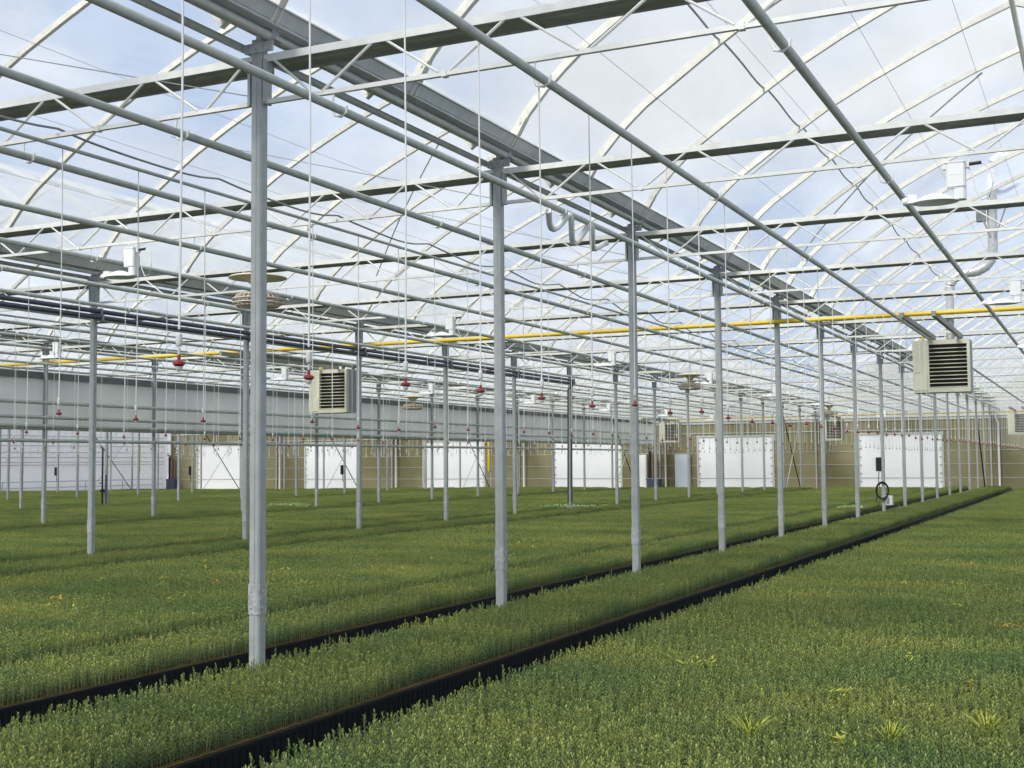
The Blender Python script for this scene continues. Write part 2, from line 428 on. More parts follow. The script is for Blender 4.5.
# ------------------------------------------------------------------ heating pipes
def heat_pipe(): return MB().tube([(0, Y0-2, 0), (0, YW-3, 0)], .034, 10)
def pipe_hook():
    a = [(0, .03, .15), (0, .03, .02)] + [(.05*math.sin(t)*1.0, .0+.03*math.cos(t), -.045*math.sin(t)) for t in (0.3, .9, 1.5, 2.1, 2.7)]
    pts = [(-.07, 0, .14), (-.085, 0, .04), (-.06, 0, -.035), (0, 0, -.05), (.045, 0, -.02), (.05, 0, .03)]
    return MB().tube(pts, .010, 6)
for j in range(0, 6):
    for q in range(6):
        x = RX(j) + .78 + 1.727*q
        if j == 0 and q > 3: continue
        nq = q + 1
        p = link('heating_pipe', cached('hp', 'heating_pipe', heat_pipe, 'pipe_steel'), None, (x, 0, 4.30+ZS))
        tag(p, f'heating pipe in {BAYN[j]}, {nth(nq)} from the far side' if j else f'heating pipe in {BAYN[j]}, {nth(nq)} from that row', 'pipe', f'heating pipes in {BAYN[j]}')
        if j < 2:
            for i in range(0, 7): link('hanger', cached('hook', 'hanger', pipe_hook, 'white_plastic'), p, (0, TY(i), 0))

# irrigation supply lines (thin pipes) and their drop hoses with sprinklers
def drop_hose(zt):
    mb = MB(); zb = 2.17+ZS
    mb.tube([(0, 0, zt), (.004, .003, (zt+zb)/2), (0, 0, zb-.03)], .0052, 6)
    return mb
def drop_weight():
    return MB().lathe([(.0, 2.085), (.011, 2.086), (.014, 2.092), (.0145, 2.10), (.0145, 2.135), (.012, 2.142), (.006, 2.146), (0, 2.147)], (0, 0, ZS), 12).lathe([(0, 2.045), (.006, 2.045), (.006, 2.08), (0, 2.08)], (0, 0, ZS), 8)
def drop_head():
    return MB().lathe([(0, 2.052), (.007, 2.05), (.008, 2.027), (.026, 2.018), (.027, 2.008), (.011, 1.995), (0, 1.992)], (0, 0, ZS), 12)
def drop_tip():
    return MB().lathe([(0, 1.996), (.018, 1.998), (.014, 1.985), (.004, 1.976), (0, 1.976)], (0, 0, ZS), 10)
def drop_far(zt):
    return drop_hose(zt)
SP = .2203 * D
lines = [  # x, top z, first y, label phrase
    (RX(0)+2.46, 4.30, YA+(.007-4*.2203)*D, 'the line right of the main post row', 'heating pipe'),
    (-8.24, 4.35, 8.17, 'the line just left of the main post row', 'thin pipe'),
    (RX(1)+2.46, 4.30, 12.11, 'the line just right of the second post row', 'heating pipe'),
    (-8.24-W, 4.35, 16.2, 'the line just left of the second post row', 'thin pipe'),
    (RX(2)+2.46, 4.30, 21.4, 'the line just right of the third post row', 'heating pipe'),
    (-8.24-2*W, 4.35, 26.0, '', ''), (RX(3)+2.46, 4.30, 31, '', ''), (-8.24-3*W, 4.35, 36, '', ''), (RX(4)+2.46, 4.3, 41, '', ''), (RX(-0)+8.0, 4.35, 40, '', ''),
]
count = 0; rest = MB(); rest2 = MB()
for li, (x, zt, y0, ph, _) in enumerate(lines):
    k = 0
    while True:
        y = y0 + k * SP
        if y > 74: break
        k += 1
        dx = random.uniform(-.03, .03); dz = random.uniform(-.03, .03)
        if li < 5 and count < 300 and y < (74 if li < 3 else 70):
            count += 1
            t = thing('drop_sprinkler', f'red hanging sprinkler, {nth(k)} along {ph}', 'sprinkler', (x+dx*.3, y, 0), f'drop sprinklers on {ph}')
            link('hose', cached(('dh', zt), 'hose', lambda: drop_hose(zt+ZS), 'hose_white'), t)
            link('weight', cached('dw', 'weight', drop_weight, 'weight_grey'), t, (0, 0, dz))
            link('sprinkler_head', cached('dd', 'sprinkler_head', drop_head, 'red_plastic'), t, (0, 0, dz))
            link('nozzle_tip', cached('dt', 'nozzle_tip', drop_tip, 'white_plastic'), t, (0, 0, dz))
        else:
            rest.tube([(x, y, zt+ZS), (x, y, 2.1+ZS)], .0075, 5, caps=False)
            rest.tube([(x, y, 2.16+ZS), (x, y, 2.08+ZS)], .024, 6)
            rest.tube([(x, y, 2.03+ZS), (x, y, 1.99+ZS)], .028, 6)
if rest.v:
    tag(link('distant_sprinklers', rest.mesh('distant_sprinklers', 'hose_white')), 'crowd of small white drop hoses hanging far back over the beds', 'sprinkler', None, 'stuff')
for j, x in ((1, -8.24), (2, -8.24-W), (3, -8.24-2*W)):
    o = link('water_pipe', MB().tube([(0, Y0-2, 0), (0, YW-3, 0)], .019, 8).mesh('water_pipe', 'pipe_steel'), None, (x, 0, 4.37+ZS))
    tag(o, f'thin grey water pipe carrying drop hoses in {BAYN[j]}', 'pipe', 'thin water pipes')
# cable lying along the near water pipe
def sag(x, z, ys, s, wob=.06):
    pts = []
    for a, b in zip(ys[:-1], ys[1:]):
        for t in np.linspace(0, 1, 9)[:-1]:
            pts.append((x + wob*math.sin(a*3+t*5), a+(b-a)*t, z - s*4*t*(1-t)))
    pts.append((x, ys[-1], z)); return pts
o = link('power_cable', MB().tube(sag(-8.2, 4.52+ZS, [TY(i/2) for i in range(-2, 20)], .09), .011, 6).mesh('power_cable', 'heater_grey'))
tag(o, 'thin grey cable sagging along the thin water pipe left of the main post row', 'cable')
o = link('power_cable', MB().tube(sag(-4.05, 6.66+ZS, [TY(i/2) for i in range(-1, 14)], .035, .02), .014, 6).mesh('power_cable', 'heater_grey'))
tag(o, 'grey cable tied under the curved roof ribs right of the main post row', 'cable')

# film wires
for j in range(0, 3):
    n = 0
    for dx in (1.2, 2.2, 3.3, 4.4, W-4.4, W-3.3, W-2.2, W-1.2, W-.7):
        if j == 0 and dx > 5: continue
        n += 1
        d = min(dx, W-dx); z = np.interp(d, [a for a, b in PROF], [b for a, b in PROF])
        o = link('roof_wire', cached('rw', 'roof_wire', lambda: MB().tube([(0, Y0-2, 0), (0, YW, 0)], .0035, 4), 'heater_grey'), None, (RX(j)+dx, 0, z-.045+ZS))
        tag(o, f'roof wire in {BAYN[j]}, {nth(n)} from the ' + ('row' if j == 0 else 'far side'), 'wire', 'wires under the roof film')
for i in range(0, 4):
    o = link('tie_wire', MB().tube([(RX(0)-.06, TY(i), 4.52+ZS), (RX(0)-.5, TY(i), 4.64+ZS), (RX(0)-4.6, TY(i)-.1, 5.75+ZS)], .005, 5).mesh('tie_wire', 'heater_grey'))
    tag(o, f'thin tie wire rising to the left from the {nth(i+1)} main row post', 'wire', 'tie wires')

# roof braces (rods under the film)
for n, (a, b) in enumerate((((-1.59, 21.23, 0), (-5.37, 24.84, 0)), ((-11.6, 21.3, 0), (-15.2, 24.8, 0)))):
    pts = []
    for t in np.linspace(0, 1, 9):
        x = a[0]+(b[0]-a[0])*t; d = (x-RX(0)) % W; d = min(d, W-d)
        pts.append((x, a[1]+(b[1]-a[1])*t, float(np.interp(d, [p for p, q in PROF], [q for p, q in PROF]))-.07+ZS))
    o = link('roof_brace', MB().tube(pts, .016, 6).mesh('roof_brace', 'pipe_steel'))
    tag(o, ('slanting brace rod under the roof right of the main row', 'slanting brace rod under the roof left of the main row')[n], 'brace')

# ------------------------------------------------------------------ lamps
def lamp_ballast():
    mb = MB().box(-.085, -.07, -.30, .085, .07, -.06, .015)
    mb.box(-.09, -.075, -.07, .09, .075, -.055).box(-.06, -.072, -.185, .06, -.069, -.18)
    return mb.box(-.02, -.06, -.42, .085, .06, -.30, .02)
def lamp_reflector():
    mb = MB(); n = 20
    P = [(.0, .0), (.05, -.01), (.10, -.03), (.155, -.075), (.175, -.085), (.175, -.092), (.15, -.084), (.095, -.04), (.04, -.02), (0, -.015)]
    mb.lathe([(a, b) for a, b in P], (0, 0, 0), 24)
    mb.v = [(x*1.25-.20, y, z-.335) for x, y, z in mb.v]
    return mb
def lamp_socket(): return MB().tube([(-.50, 0, -.40), (-.44, 0, -.385), (-.37, 0, -.385)], [.035, .045, .04], 10).box(-.46, -.05, -.42, -.36, .05, -.335, .02)
def lamp_hooks():
    mb = MB()
    for x in (-.09, .11): mb.tube([(x, 0, 0), (x+.012, 0, -.05), (x-.008, 0, -.09), (x+.005, 0, -.11)], .007, 6)
    return mb.box(-.12, -.03, -.12, -.085, .03, -.07).box(.085, -.03, -.12, .12, .03, -.07)
def lamp_plug(): return MB().tube([(.12, 0, -.085), (.23, 0, -.08)], .017, 8)
def lamp_cord():
    return MB().tube([(.23, 0, -.08), (.30, 0, -.14), (.33, 0, -.28), (.29, 0, -.42), (.22, 0, -.44), (.17, 0, -.34), (.15, 0, -.2), (.11, 0, -.11)], .006, 6)
def make_lamp(x, i, lab, full):
    t = thing('grow_lamp', lab, 'lamp', (x, TY(i), 4.44+ZS), 'white lamps under the trusses')
    link('ballast', cached('lb', 'ballast', lamp_ballast, 'white_paint'), t)
    link('reflector', cached('lr', 'reflector', lamp_reflector, 'white_paint'), t)
    link('lamp_socket', cached('ls', 'lamp_socket', lamp_socket, 'white_paint'), t)
    link('hook', cached('lh', 'hook', lamp_hooks, 'white_plastic'), t)
    if full:
        link('plug', cached('lp', 'plug', lamp_plug, 'heater_dark'), t)
        link('cord', cached('lc', 'cord', lamp_cord, 'white_plastic'), t)
for j in range(0, 6):
    n = 0
    for i in range(1, 16, 2):
        if i < (1, 1, 3, 7, 9, 11)[j]: continue
        n += 1
        make_lamp(RX(j)+4.87, i, f'white lamp in {BAYN[j]}, {nth(n)} from near end', j < 3 and i < 6)

# ------------------------------------------------------------------ unit heaters
def louvers():
    mb = MB()
    for q in range(11):
        z = .12 + q*.088
        mb.add([(.36, .0, z), (1.18, .0, z), (1.18, .08, z+.012), (.36, .08, z+.012), (.36, .0, z-.013), (1.18, .0, z-.013), (1.18, .08, z+.004), (.36, .08, z+.004)],
               [(0,1,2,3), (7,6,5,4), (0,4,5,1), (1,5,6,2), (2,6,7,3), (3,7,4,0)])
    return mb
def heater(x, y, z, lab, arms, wire=True):
    t = thing('unit_heater', lab, 'heater', (x, y, z), 'unit heaters')
    sh = MB().box(0, .03, 0, .33, .60, 1.19).box(.33, .12, 0, 1.24, .60, 1.19).box(.33, 0, 0, 1.24, .12, .10).box(.33, 0, 1.09, 1.24, .12, 1.19).box(.33, 0, .10, .36, .12, 1.09).box(1.18, 0, .10, 1.24, .12, 1.09)
    c = link('cabinet', cached('hc', 'cabinet', lambda: sh, 'heater_beige'), t)
    link('access_panel', cached('hap', 'access_panel', lambda: MB().box(.02, .015, .46, .20, .031, 1.15).box(.02, .015, .05, .31, .031, .43), 'heater_beige'), c)
    link('cabinet_side', cached('hs', 'cabinet_side', lambda: MB().box(1.239, .13, .02, 1.246, .58, 1.17), 'heater_grey'), c)
    link('louver', cached('hl', 'louver', louvers, 'heater_beige'), t)
    link('louver_backing', cached('hb', 'louver_backing', lambda: MB().box(.36, .105, .10, 1.18, .125, 1.09), 'heater_dark'), t)  # dark sheet closing the gaps behind the louver slats
    link('gas_valve', cached('hg', 'gas_valve', lambda: MB().tube([(.2, .3, 1.2), (.2, .3, 1.42)], .03, 8), 'yellow_pipe'), t)
    if arms:
        for ax in (.38, .98): link('support_arm', cached('hr', 'support_arm', lambda: MB().box(-.04, -4.3, 1.27, .04, .9, 1.37).box(-.03, .2, 1.2, .03, .3, 1.28).box(-.03, .7, 1.2, .03, .8, 1.28), 'beam_steel'), t, (ax, 0, 0))
    return t
heater(-3.92, 29.75, 3.065+ZS, 'beige louvered unit heater hanging right of the main post row, beside the yellow gas pipe', True)
heater(-19.85, 28.8, 2.955+ZS, 'beige louvered unit heater hanging left of the second post row', True)
heater(-14.75, 72.5, 2.66+ZS, 'small beige heater at the end wall between the two nearest white doors', True)
heater(-4.75, 73.0, 2.85+ZS, 'small beige heater at the end wall, farthest to the right', True)
heater(-24.6, 73.0, 2.7+ZS, 'small beige heater near the grey cabinet at the end wall', True)

fl = thing('flue_pipe', 'silver flue pipe rising from the near heater through the roof', 'flue', (0, 30.4, 0))
mb = MB().tube([(-3.15, 0, 4.25+ZS), (-3.13, 0, 5.45+ZS)], .09, 14)
link('riser', mb.mesh('riser', 'duct_alu'), fl)
mb = MB(); pts = [(-3.13, 0, 5.42), (-3.12, 0, 5.58), (-3.04, 0, 5.72), (-2.9, 0, 5.8), (-2.7, 0, 5.83), (-2.5, 0, 5.86), (-2.33, 0, 5.95), (-2.22, 0, 6.08), (-2.17, 0, 6.25)]
fine = []
for a, b in zip(pts[:-1], pts[1:]):
    for t in (0, .25, .5, .75): fine.append(tuple(a[q]+(b[q]-a[q])*t for q in range(3)))
mb.tube([(x, y, z+ZS) for x, y, z in fine], [.105 if k % 2 else .118 for k in range(len(fine))], 14)
link('flexible_elbow', mb.mesh('flexible_elbow', 'duct_alu'), fl)
link('stack', MB().tube([(-2.17, 0, 6.2+ZS), (-2.15, 0, 8.15+ZS)], .11, 14).mesh('stack', 'duct_alu'), fl)
link('support_bracket', MB().box(-2.55, -.10, 7.25+ZS, -1.8, -.04, 7.32+ZS).box(-2.5, -.1, 7.0+ZS, -2.3, .1, 7.28+ZS).tube([(-2.45, -.07, 7.3+ZS), (-2.2, -.12, 6.6+ZS)], .02, 6).tube([(-1.85, -.07, 7.3+ZS), (-2.1, -.12, 6.6+ZS)], .02, 6).mesh('support_bracket', 'heater_grey'), fl)
link('vent_hood', MB().tube([(-2.15, 0, 8.1+ZS), (-2.1, 0, 8.35+ZS), (-1.95, 0, 8.5+ZS), (-1.8, 0, 8.42+ZS)], .13, 12).mesh('vent_hood', 'duct_alu'), fl)

# gas pipes
for y, z, lab in ((TY(4)-.12, 4.405, 'long yellow gas pipe hung across the bays in front of the near heaters'), (YW-4.2, 4.15, 'long yellow gas pipe across the bays close to the end wall')):
    o = link('gas_pipe', MB().tube([(RX(3)+.5, y, z+ZS), (2.5, y, z+ZS)], .042, 10).mesh('gas_pipe', 'yellow_pipe')); tag(o, lab, 'pipe', 'yellow gas pipes')

# ------------------------------------------------------------------ round fans
def fan_disc(): return MB().lathe([(0, .01), (.16, .012), (.30, -.002), (.40, -.022), (.425, -.04), (.42, -.05), (.38, -.048), (.28, -.062), (.17, -.09), (.10, -.14), (.07, -.2), (.065, -.24), (0, -.24)], (0, 0, 0), 40)
def fan_tube(): return MB().lathe([(.06, -.2), (.065, -.3), (.09, -.36), (.09, -.40), (0, -.40)], (0, 0, 0), 24)
def fan_cage():
    mb = MB()
    for z, r in ((-.30, .30), (-.36, .36), (-.42, .36), (-.46, .30)):
        mb.tube([(r*math.cos(a), r*math.sin(a), z) for a in np.linspace(0, 2*PI, 33)], .012, 5, caps=False)
    for a in np.linspace(0, 2*PI, 28, endpoint=False):
        c, s = math.cos(a), math.sin(a)
        mb.tube([(c*.10, s*.10, -.30), (c*.30, s*.30, -.30), (c*.36, s*.36, -.36), (c*.36, s*.36, -.42), (c*.30, s*.30, -.46), (c*.06, s*.06, -.47)], .009, 5)
    return mb
def fan_blade(): return MB().add([(.05, -.05, -.37), (.30, -.10, -.40), (.30, .08, -.36), (.05, .04, -.355), (.05, -.05, -.378), (.30, -.10, -.408), (.30, .08, -.368), (.05, .04, -.363)], [(0,1,2,3), (7,6,5,4), (0,4,5,1), (1,5,6,2), (2,6,7,3), (3,7,4,0)])
def fan_rod(): return MB().tube([(0, 0, .0), (0, 0, .5)], .012, 6)
for x, y, z, lab in ((RX(1)+W/2, 14.9, 4.33, 'round fan with a flared cream disc hanging behind the nearest main post'), (RX(1)+W/2, 36.1, 4.16, 'round fan with a flared cream disc hanging farther back left of the main row'),
                     (RX(1)+W/2, 57, 4.05, 'round fan with a flared disc hanging deepest in the bay left of the main row'), (RX(2)+W/2, 37.2, 3.86, 'round fan with a flared cream disc left of the second post row')):
    t = thing('ceiling_fan', lab, 'fan', (x, y, z+ZS), 'round flared fans')
    link('disc', cached('fd', 'disc', fan_disc, 'fan_cream'), t); link('motor_tube', cached('ft', 'motor_tube', fan_tube, 'fan_cream'), t)
    link('cage', cached('fc', 'cage', fan_cage, 'fan_cage'), t); link('hanger_rod', cached('fr', 'hanger_rod', fan_rod, 'pipe_steel'), t)
    for q in range(4):
        b = link('blade', cached('fb', 'blade', fan_blade, 'fan_cage'), t); b.rotation_euler[2] = q*PI/2

# ------------------------------------------------------------------ navy mains and their down pipes
for n, (z, lab) in enumerate(((4.30, 'upper dark blue main pipe beside the second post row'), (4.19, 'lower dark blue main pipe beside the second post row'))):
    x = RX(1) + .14 + .03*n; y1 = TY(7) - .12 - .1*n
    pts = [(x, Y0-1, z+ZS), (x, y1-.12, z+ZS), (x, y1-.03, z-.03+ZS), (x, y1, z-.13+ZS), (x, y1, .1)]
    t = thing('main_pipe', lab, 'pipe', (0, 0, 0), 'dark blue main pipes')
    link('run', MB().tube(pts[:4], .042, 10).mesh('run', 'navy_pipe'), t)
    link('down_pipe', MB().tube(pts[3:-1]+[(x-.02-.12*n, y1, 4.0+ZS), (x-.06-.12*n, y1, .2+ZS)], .026, 10).mesh('down_pipe', 'pipe_dark'), t)
    for i in range(1, 8): link('pipe_clamp', MB().box(x-.058, TY(i)-.02, z-.055+ZS, x+.058, TY(i)+.02, z+.055+ZS).mesh('pipe_clamp', 'heater_grey'), t)
t = thing('valve_stand', 'dark pipes with valves standing against the second post of the fourth row', 'valve', (RX(3), TY(7), 0))
link('pipe', MB().tube([(-.09, -.12, 0), (-.09, -.12, 2.3+ZS)], .035, 8).mesh('pipe', 'black_rubber'), t)
link('pipe', MB().tube([(.1, -.12, 0), (.1, -.12, 1.2+ZS)], .03, 8).mesh('pipe', 'navy_pipe'), t)
link('valve', MB().box(-.16, -.2, .5+ZS, -.02, -.05, .62+ZS, .02).lathe([(.0, 0), (.08, 0), (.08, .03), (0, .03)], (-.09, -.2, .85+ZS), 12).mesh('valve', 'black_rubber'), t)

# ------------------------------------------------------------------ roll-up curtain on the third row
cx = RX(2) + .09
ct = thing('roll_curtain', 'long grey rolled-down curtain hanging along the third post row', 'curtain', (0, 0, 0))
cb = MB(); n = 160; vs = []; fs = []
for k in range(n+1):
    y = 18 + (YW-19)*k/n; w = .012*math.sin(k*2.1)+.01*math.sin(k*.7)
    for z in (2.62, 3.0, 3.4, 3.8, 4.12): vs.append((cx-.13+w*(1 if z < 4 else 0), y, z+ZS))
for k in range(n):
    for q in range(4): fs.append((k*5+q, k*5+q+1, (k+1)*5+q+1, (k+1)*5+q))
cb.add(vs, fs); cb.sm = True
link('fabric', cb.mesh('fabric', 'curtain_grey'), ct)
link('valance', MB().box(cx-.21, 18, 3.97+ZS, cx-.14+.03, YW-1, 4.14+ZS).mesh('valance', 'valance_grey'), ct)
link('roller', MB().tube([(cx-.13, 18, 2.60+ZS), (cx-.13, YW-1, 2.60+ZS)], .05, 10).mesh('roller', 'pipe_steel'), ct)
for z, nm in ((3.30, 'highest'), (2.90, 'second highest'), (2.66, 'third highest'), (2.26, 'lowest')):
    o = link('curtain_rail', MB().tube([(cx+.07, 17, z+ZS), (cx+.07, YW-1, z+ZS)], .05, 8).mesh('curtain_rail', 'pipe_steel'))
    tag(o, f'grey horizontal rail in front of the long curtain, {nm} of four', 'rail', 'rails in front of the curtain')

# ------------------------------------------------------------------ braces, boxes and pipes far back
for j in range(1, 7):
    t = thing('cross_brace', f'crossed steel brace rods in the {ROWN[j]} near the end wall' if j < 6 else 'crossed steel brace rods along the white side wall', 'brace', (RX(j), TY(14), 0), 'crossed braces')
    link('rod', MB().tube([(0, .1, 4.1+ZS), (0, D-.1, .1)], .03, 6).mesh('rod', 'heater_dark'), t)
    link('rod', MB().tube([(.05, .1, .1), (.05, D-.1, 4.1+ZS)], .022, 6).mesh('rod', 'pipe_steel'), t)
t = thing('cross_brace', 'single dark brace rod between the last posts of the main row', 'brace', (RX(0), TY(14), 0), 'crossed braces')
link('rod', MB().tube([(0, .1, 4.1+ZS), (0, D-.1, .1)], .035, 6).mesh('rod', 'heater_dark'), t)
for j, w in ((2, 'third'), (3, 'fourth'), (4, 'fifth'), (5, 'sixth')):
    t = thing('control_box', f'small black control box fixed to a post of the {w} row', 'control box', (RX(j)-.12, TY(11), 1.25+ZS), 'black boxes on posts')
    link('box', cached('cbx', 'box', lambda: MB().box(-.09, -.1, -.25, .06, .1, .25, .015), 'black_rubber'), t)
    link('conduit', cached('ccd', 'conduit', lambda: MB().tube([(0, 0, -.25), (0, 0, -.6), (.08, 0, -.66)], .015, 6), 'black_rubber'), t)
x, y = RX(0), TY(7)
t = thing('control_box', 'black and white control box with hanging cord on the eighth main row post', 'control box', (x-.14, y, 1.4+ZS))
link('box', MB().box(-.05, -.1, -.2, .1, .08, .22, .015).mesh('box', 'black_rubber'), t)
link('cover', MB().box(-.16, -.12, -.2, -.05, .08, .21, .01).mesh('cover', 'white_paint'), t)
link('cord', MB().tube([(.02, 0, -.2), (.0, 0, -.5), (.04, 0, -.7)], .012, 6).mesh('cord', 'black_rubber'), t)
mb = MB()
for q in range(4):
    mb.tube([(x-.02+(.16+.01*q)*math.cos(a), y-.09-.012*q, .62+ZS+(.22+.015*q)*math.sin(a)) for a in np.linspace(0, 2*PI, 25)], .012, 6, caps=False)
mb.tube([(x-.17, y-.1, .6+ZS), (x-.2, y-.1, .3+ZS), (x-.14, y-.1, .12+ZS), (x-.1, y-.1, .3+ZS)], .012, 6)
tag(link('coiled_cable', mb.mesh('coiled_cable', 'black_rubber')), 'black cable coiled on the eighth main row post', 'cable')
t = thing('meter_box', 'white meter box low on the eighth main row post above the plants', 'box', (x+.14, y, .33+ZS))
link('housing', MB().box(-.08, -.1, -.14, .12, .12, .14, .02).mesh('housing', 'white_paint'), t)
link('cover', MB().box(-.06, -.112, -.1, .04, -.099, .08).mesh('cover', 'heater_grey'), t)
for j, lab in ((3, 'yellow gas riser at the end wall beside the fourth post row'), (6, 'yellow gas riser on the white side wall')):
    o = link('gas_riser', MB().tube([(RX(j)-.1+(.9 if j == 6 else 0), TY(15)-.1, 1.0+ZS), (RX(j)-.1+(.9 if j == 6 else 0), TY(15)-.1, 3.1+ZS)], .09 if j == 3 else .06, 8).mesh('gas_riser', 'yellow_pipe')); tag(o, lab, 'pipe', 'yellow gas risers')
for j, lab in ((2, 'red and black manifold pipes on a dark pump near the grey cabinet'), (6, 'red and black manifold pipes on a dark pump in the far corner')):
    t = thing('pump_manifold', lab, 'pump', (RX(j)-(.2 if j == 2 else -.6), YW-.6, 0), 'pump manifolds')
    link('red_pipe', MB().tube([(0, 0, .5), (0, 0, 2.0+ZS), (-.3, 0, 2.3+ZS)], .09, 8).mesh('red_pipe', 'rust_red'), t)
    link('black_pipe', MB().tube([(-.3, 0, .5), (-.3, 0, 2.2+ZS), (-.5, 0, 2.5+ZS)], .09, 8).mesh('black_pipe', 'black_rubber'), t)
    link('pump', MB().box(-.5, -.2, 0, .35, .25, .75, .05).tube([(-.6, 0, .75), (.5, 0, .75)], .08, 8).mesh('pump', 'navy_pipe'), t)
for j in range(0, 6):
    o = link('drain_pipe', cached('drn', 'drain_pipe', lambda: MB().tube([(0, 0, 0), (0, 0, 3.6+ZS), (-.2, 0, 4.3+ZS)], .06, 8), 'white_paint'), None, (RX(j)+.45, YW-.3, 0))
    tag(o, f'white drain pipe on the end wall beside the {ROWN[j]}', 'pipe', 'white drain pipes')
for x0, x1, lab in ((-25.35, -24.35, 'tall grey cabinet panel against the end wall'), (-28.0, -27.3, 'narrow white cabinet panel against the end wall beside the pump')):
    t = thing('cabinet', lab, 'cabinet', (x0, YW-.35, 0), 'cabinets at the end wall')
    link('body', MB().box(0, 0, 0, x1-x0, .3, 2.0+ZS, .02).mesh('body', 'cabinet_grey' if x1 > -26 else 'white_paint'), t)
    link('door', MB().box(.05, -.02, .1, x1-x0-.05, .001, 1.95+ZS).mesh('door', 'cabinet_grey' if x1 > -26 else 'white_paint'), t)
for x in (-46, -47.6, -36.4):
    pass
# spiral hose on the pipe beside the main row
mb = MB(); pts = []
for a in np.linspace(0, 1, 70):
    y = 12.05 + 1.75*a - .07*math.sin(a*PI*5.6+.6); amp = .045 + .085*math.sin(a*PI)
    pts.append((-5.29 + .05*math.cos(a*PI*5.6), y, 4.30 - .13 - .05*a + amp*math.cos(a*PI*5.6+.6)+ZS))
mb.tube(pts, .034, 8, up=(1, .12, 0))
tag(link('spiral_hose', mb.mesh('spiral_hose', 'white_plastic')), 'white spiral hose wound loosely under a heating pipe between main row posts', 'hose')

# ------------------------------------------------------------------ beds
def leaf_quads(V, Fc, C, base, az, el, L, wd, tone, rnd):
    d = np.array([math.cos(az)*math.cos(el), math.sin(az)*math.cos(el), math.sin(el)])
    s = np.array([-math.sin(az), math.cos(az), 0.0])
    up = np.cross(d, s) * -1
    p1 = base + d*L*.55 + np.array([0, 0, .0]); p2 = base + d*L + np.array([0, 0, -.12*L])
    n = len(V)
    V += [base - s*wd*.25, base + s*wd*.25, p1 + s*wd*.5, p1 - s*wd*.5, p2]
    Fc += [(n, n+1, n+2, n+3), (n+3, n+2, n+4)]
    C += [(tone, rnd)] * 5
def seedling_data(r, ox=0.0, oy=0.0, hs=1.0):
    V = []; Fc = []; C = []
    h = r.uniform(.115, .165) * hs; rnd = r.random(); lean = r.normal(0, .012, 2)
    z0 = -.15 + ZS
    top = np.array([ox+lean[0], oy+lean[1], z0+h])
    bot = np.array([ox, oy, z0-.01])
    w = .0022; n = 0
    for a in range(3):
        an = a*2.094; q = np.array([math.cos(an)*w, math.sin(an)*w, 0]); V += [bot+q, top+q*.6]; C += [(.75, .5+.5*rnd)]*2
    for a in range(3): b = (a+1) % 3; Fc.append((2*a, 2*b, 2*b+1, 2*a+1))
    az = r.uniform(0, 6.28); nl = 24
    for k in range(nl):
        t = .12 + .88*(k/(nl-1))**.85; az += 2.4 + r.normal(0, .2)
        el = .25 + .95*t**2 + r.normal(0, .12); L = (.036 - .012*t) * r.uniform(.8, 1.2); 
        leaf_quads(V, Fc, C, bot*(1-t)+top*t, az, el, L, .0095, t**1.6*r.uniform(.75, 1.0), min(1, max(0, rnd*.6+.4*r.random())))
    return V, Fc, C
def plant_mesh(name, items):
    V = []; Fc = []; C = []
    for v, f, c in items:
        n = len(V); V += v; Fc += [tuple(i+n for i in q) for q in f]; C += c
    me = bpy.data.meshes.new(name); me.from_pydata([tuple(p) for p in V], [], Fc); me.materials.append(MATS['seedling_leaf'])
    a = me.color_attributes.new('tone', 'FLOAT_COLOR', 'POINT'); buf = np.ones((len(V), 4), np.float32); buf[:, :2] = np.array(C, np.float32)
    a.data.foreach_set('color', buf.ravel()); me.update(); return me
PX, PY, SPC = .45, .90, .045
NX, NY = int(round(PX/SPC)), int(round(PY/SPC))
def patch_items(r, keep=1.0):
    it = []
    for a in range(NX):
        for b in range(NY):
            if r.random() > keep: continue
            it.append(seedling_data(r, (a+.5)*SPC-PX/2+r.normal(0, .006), (b+.5)*SPC-PY/2+r.normal(0, .006), 1.0+.12*r.normal()))
    return it
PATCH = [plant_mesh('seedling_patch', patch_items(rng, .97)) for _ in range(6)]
SINGLE = [plant_mesh('seedling', [seedling_data(rng)]) for _ in range(10)]

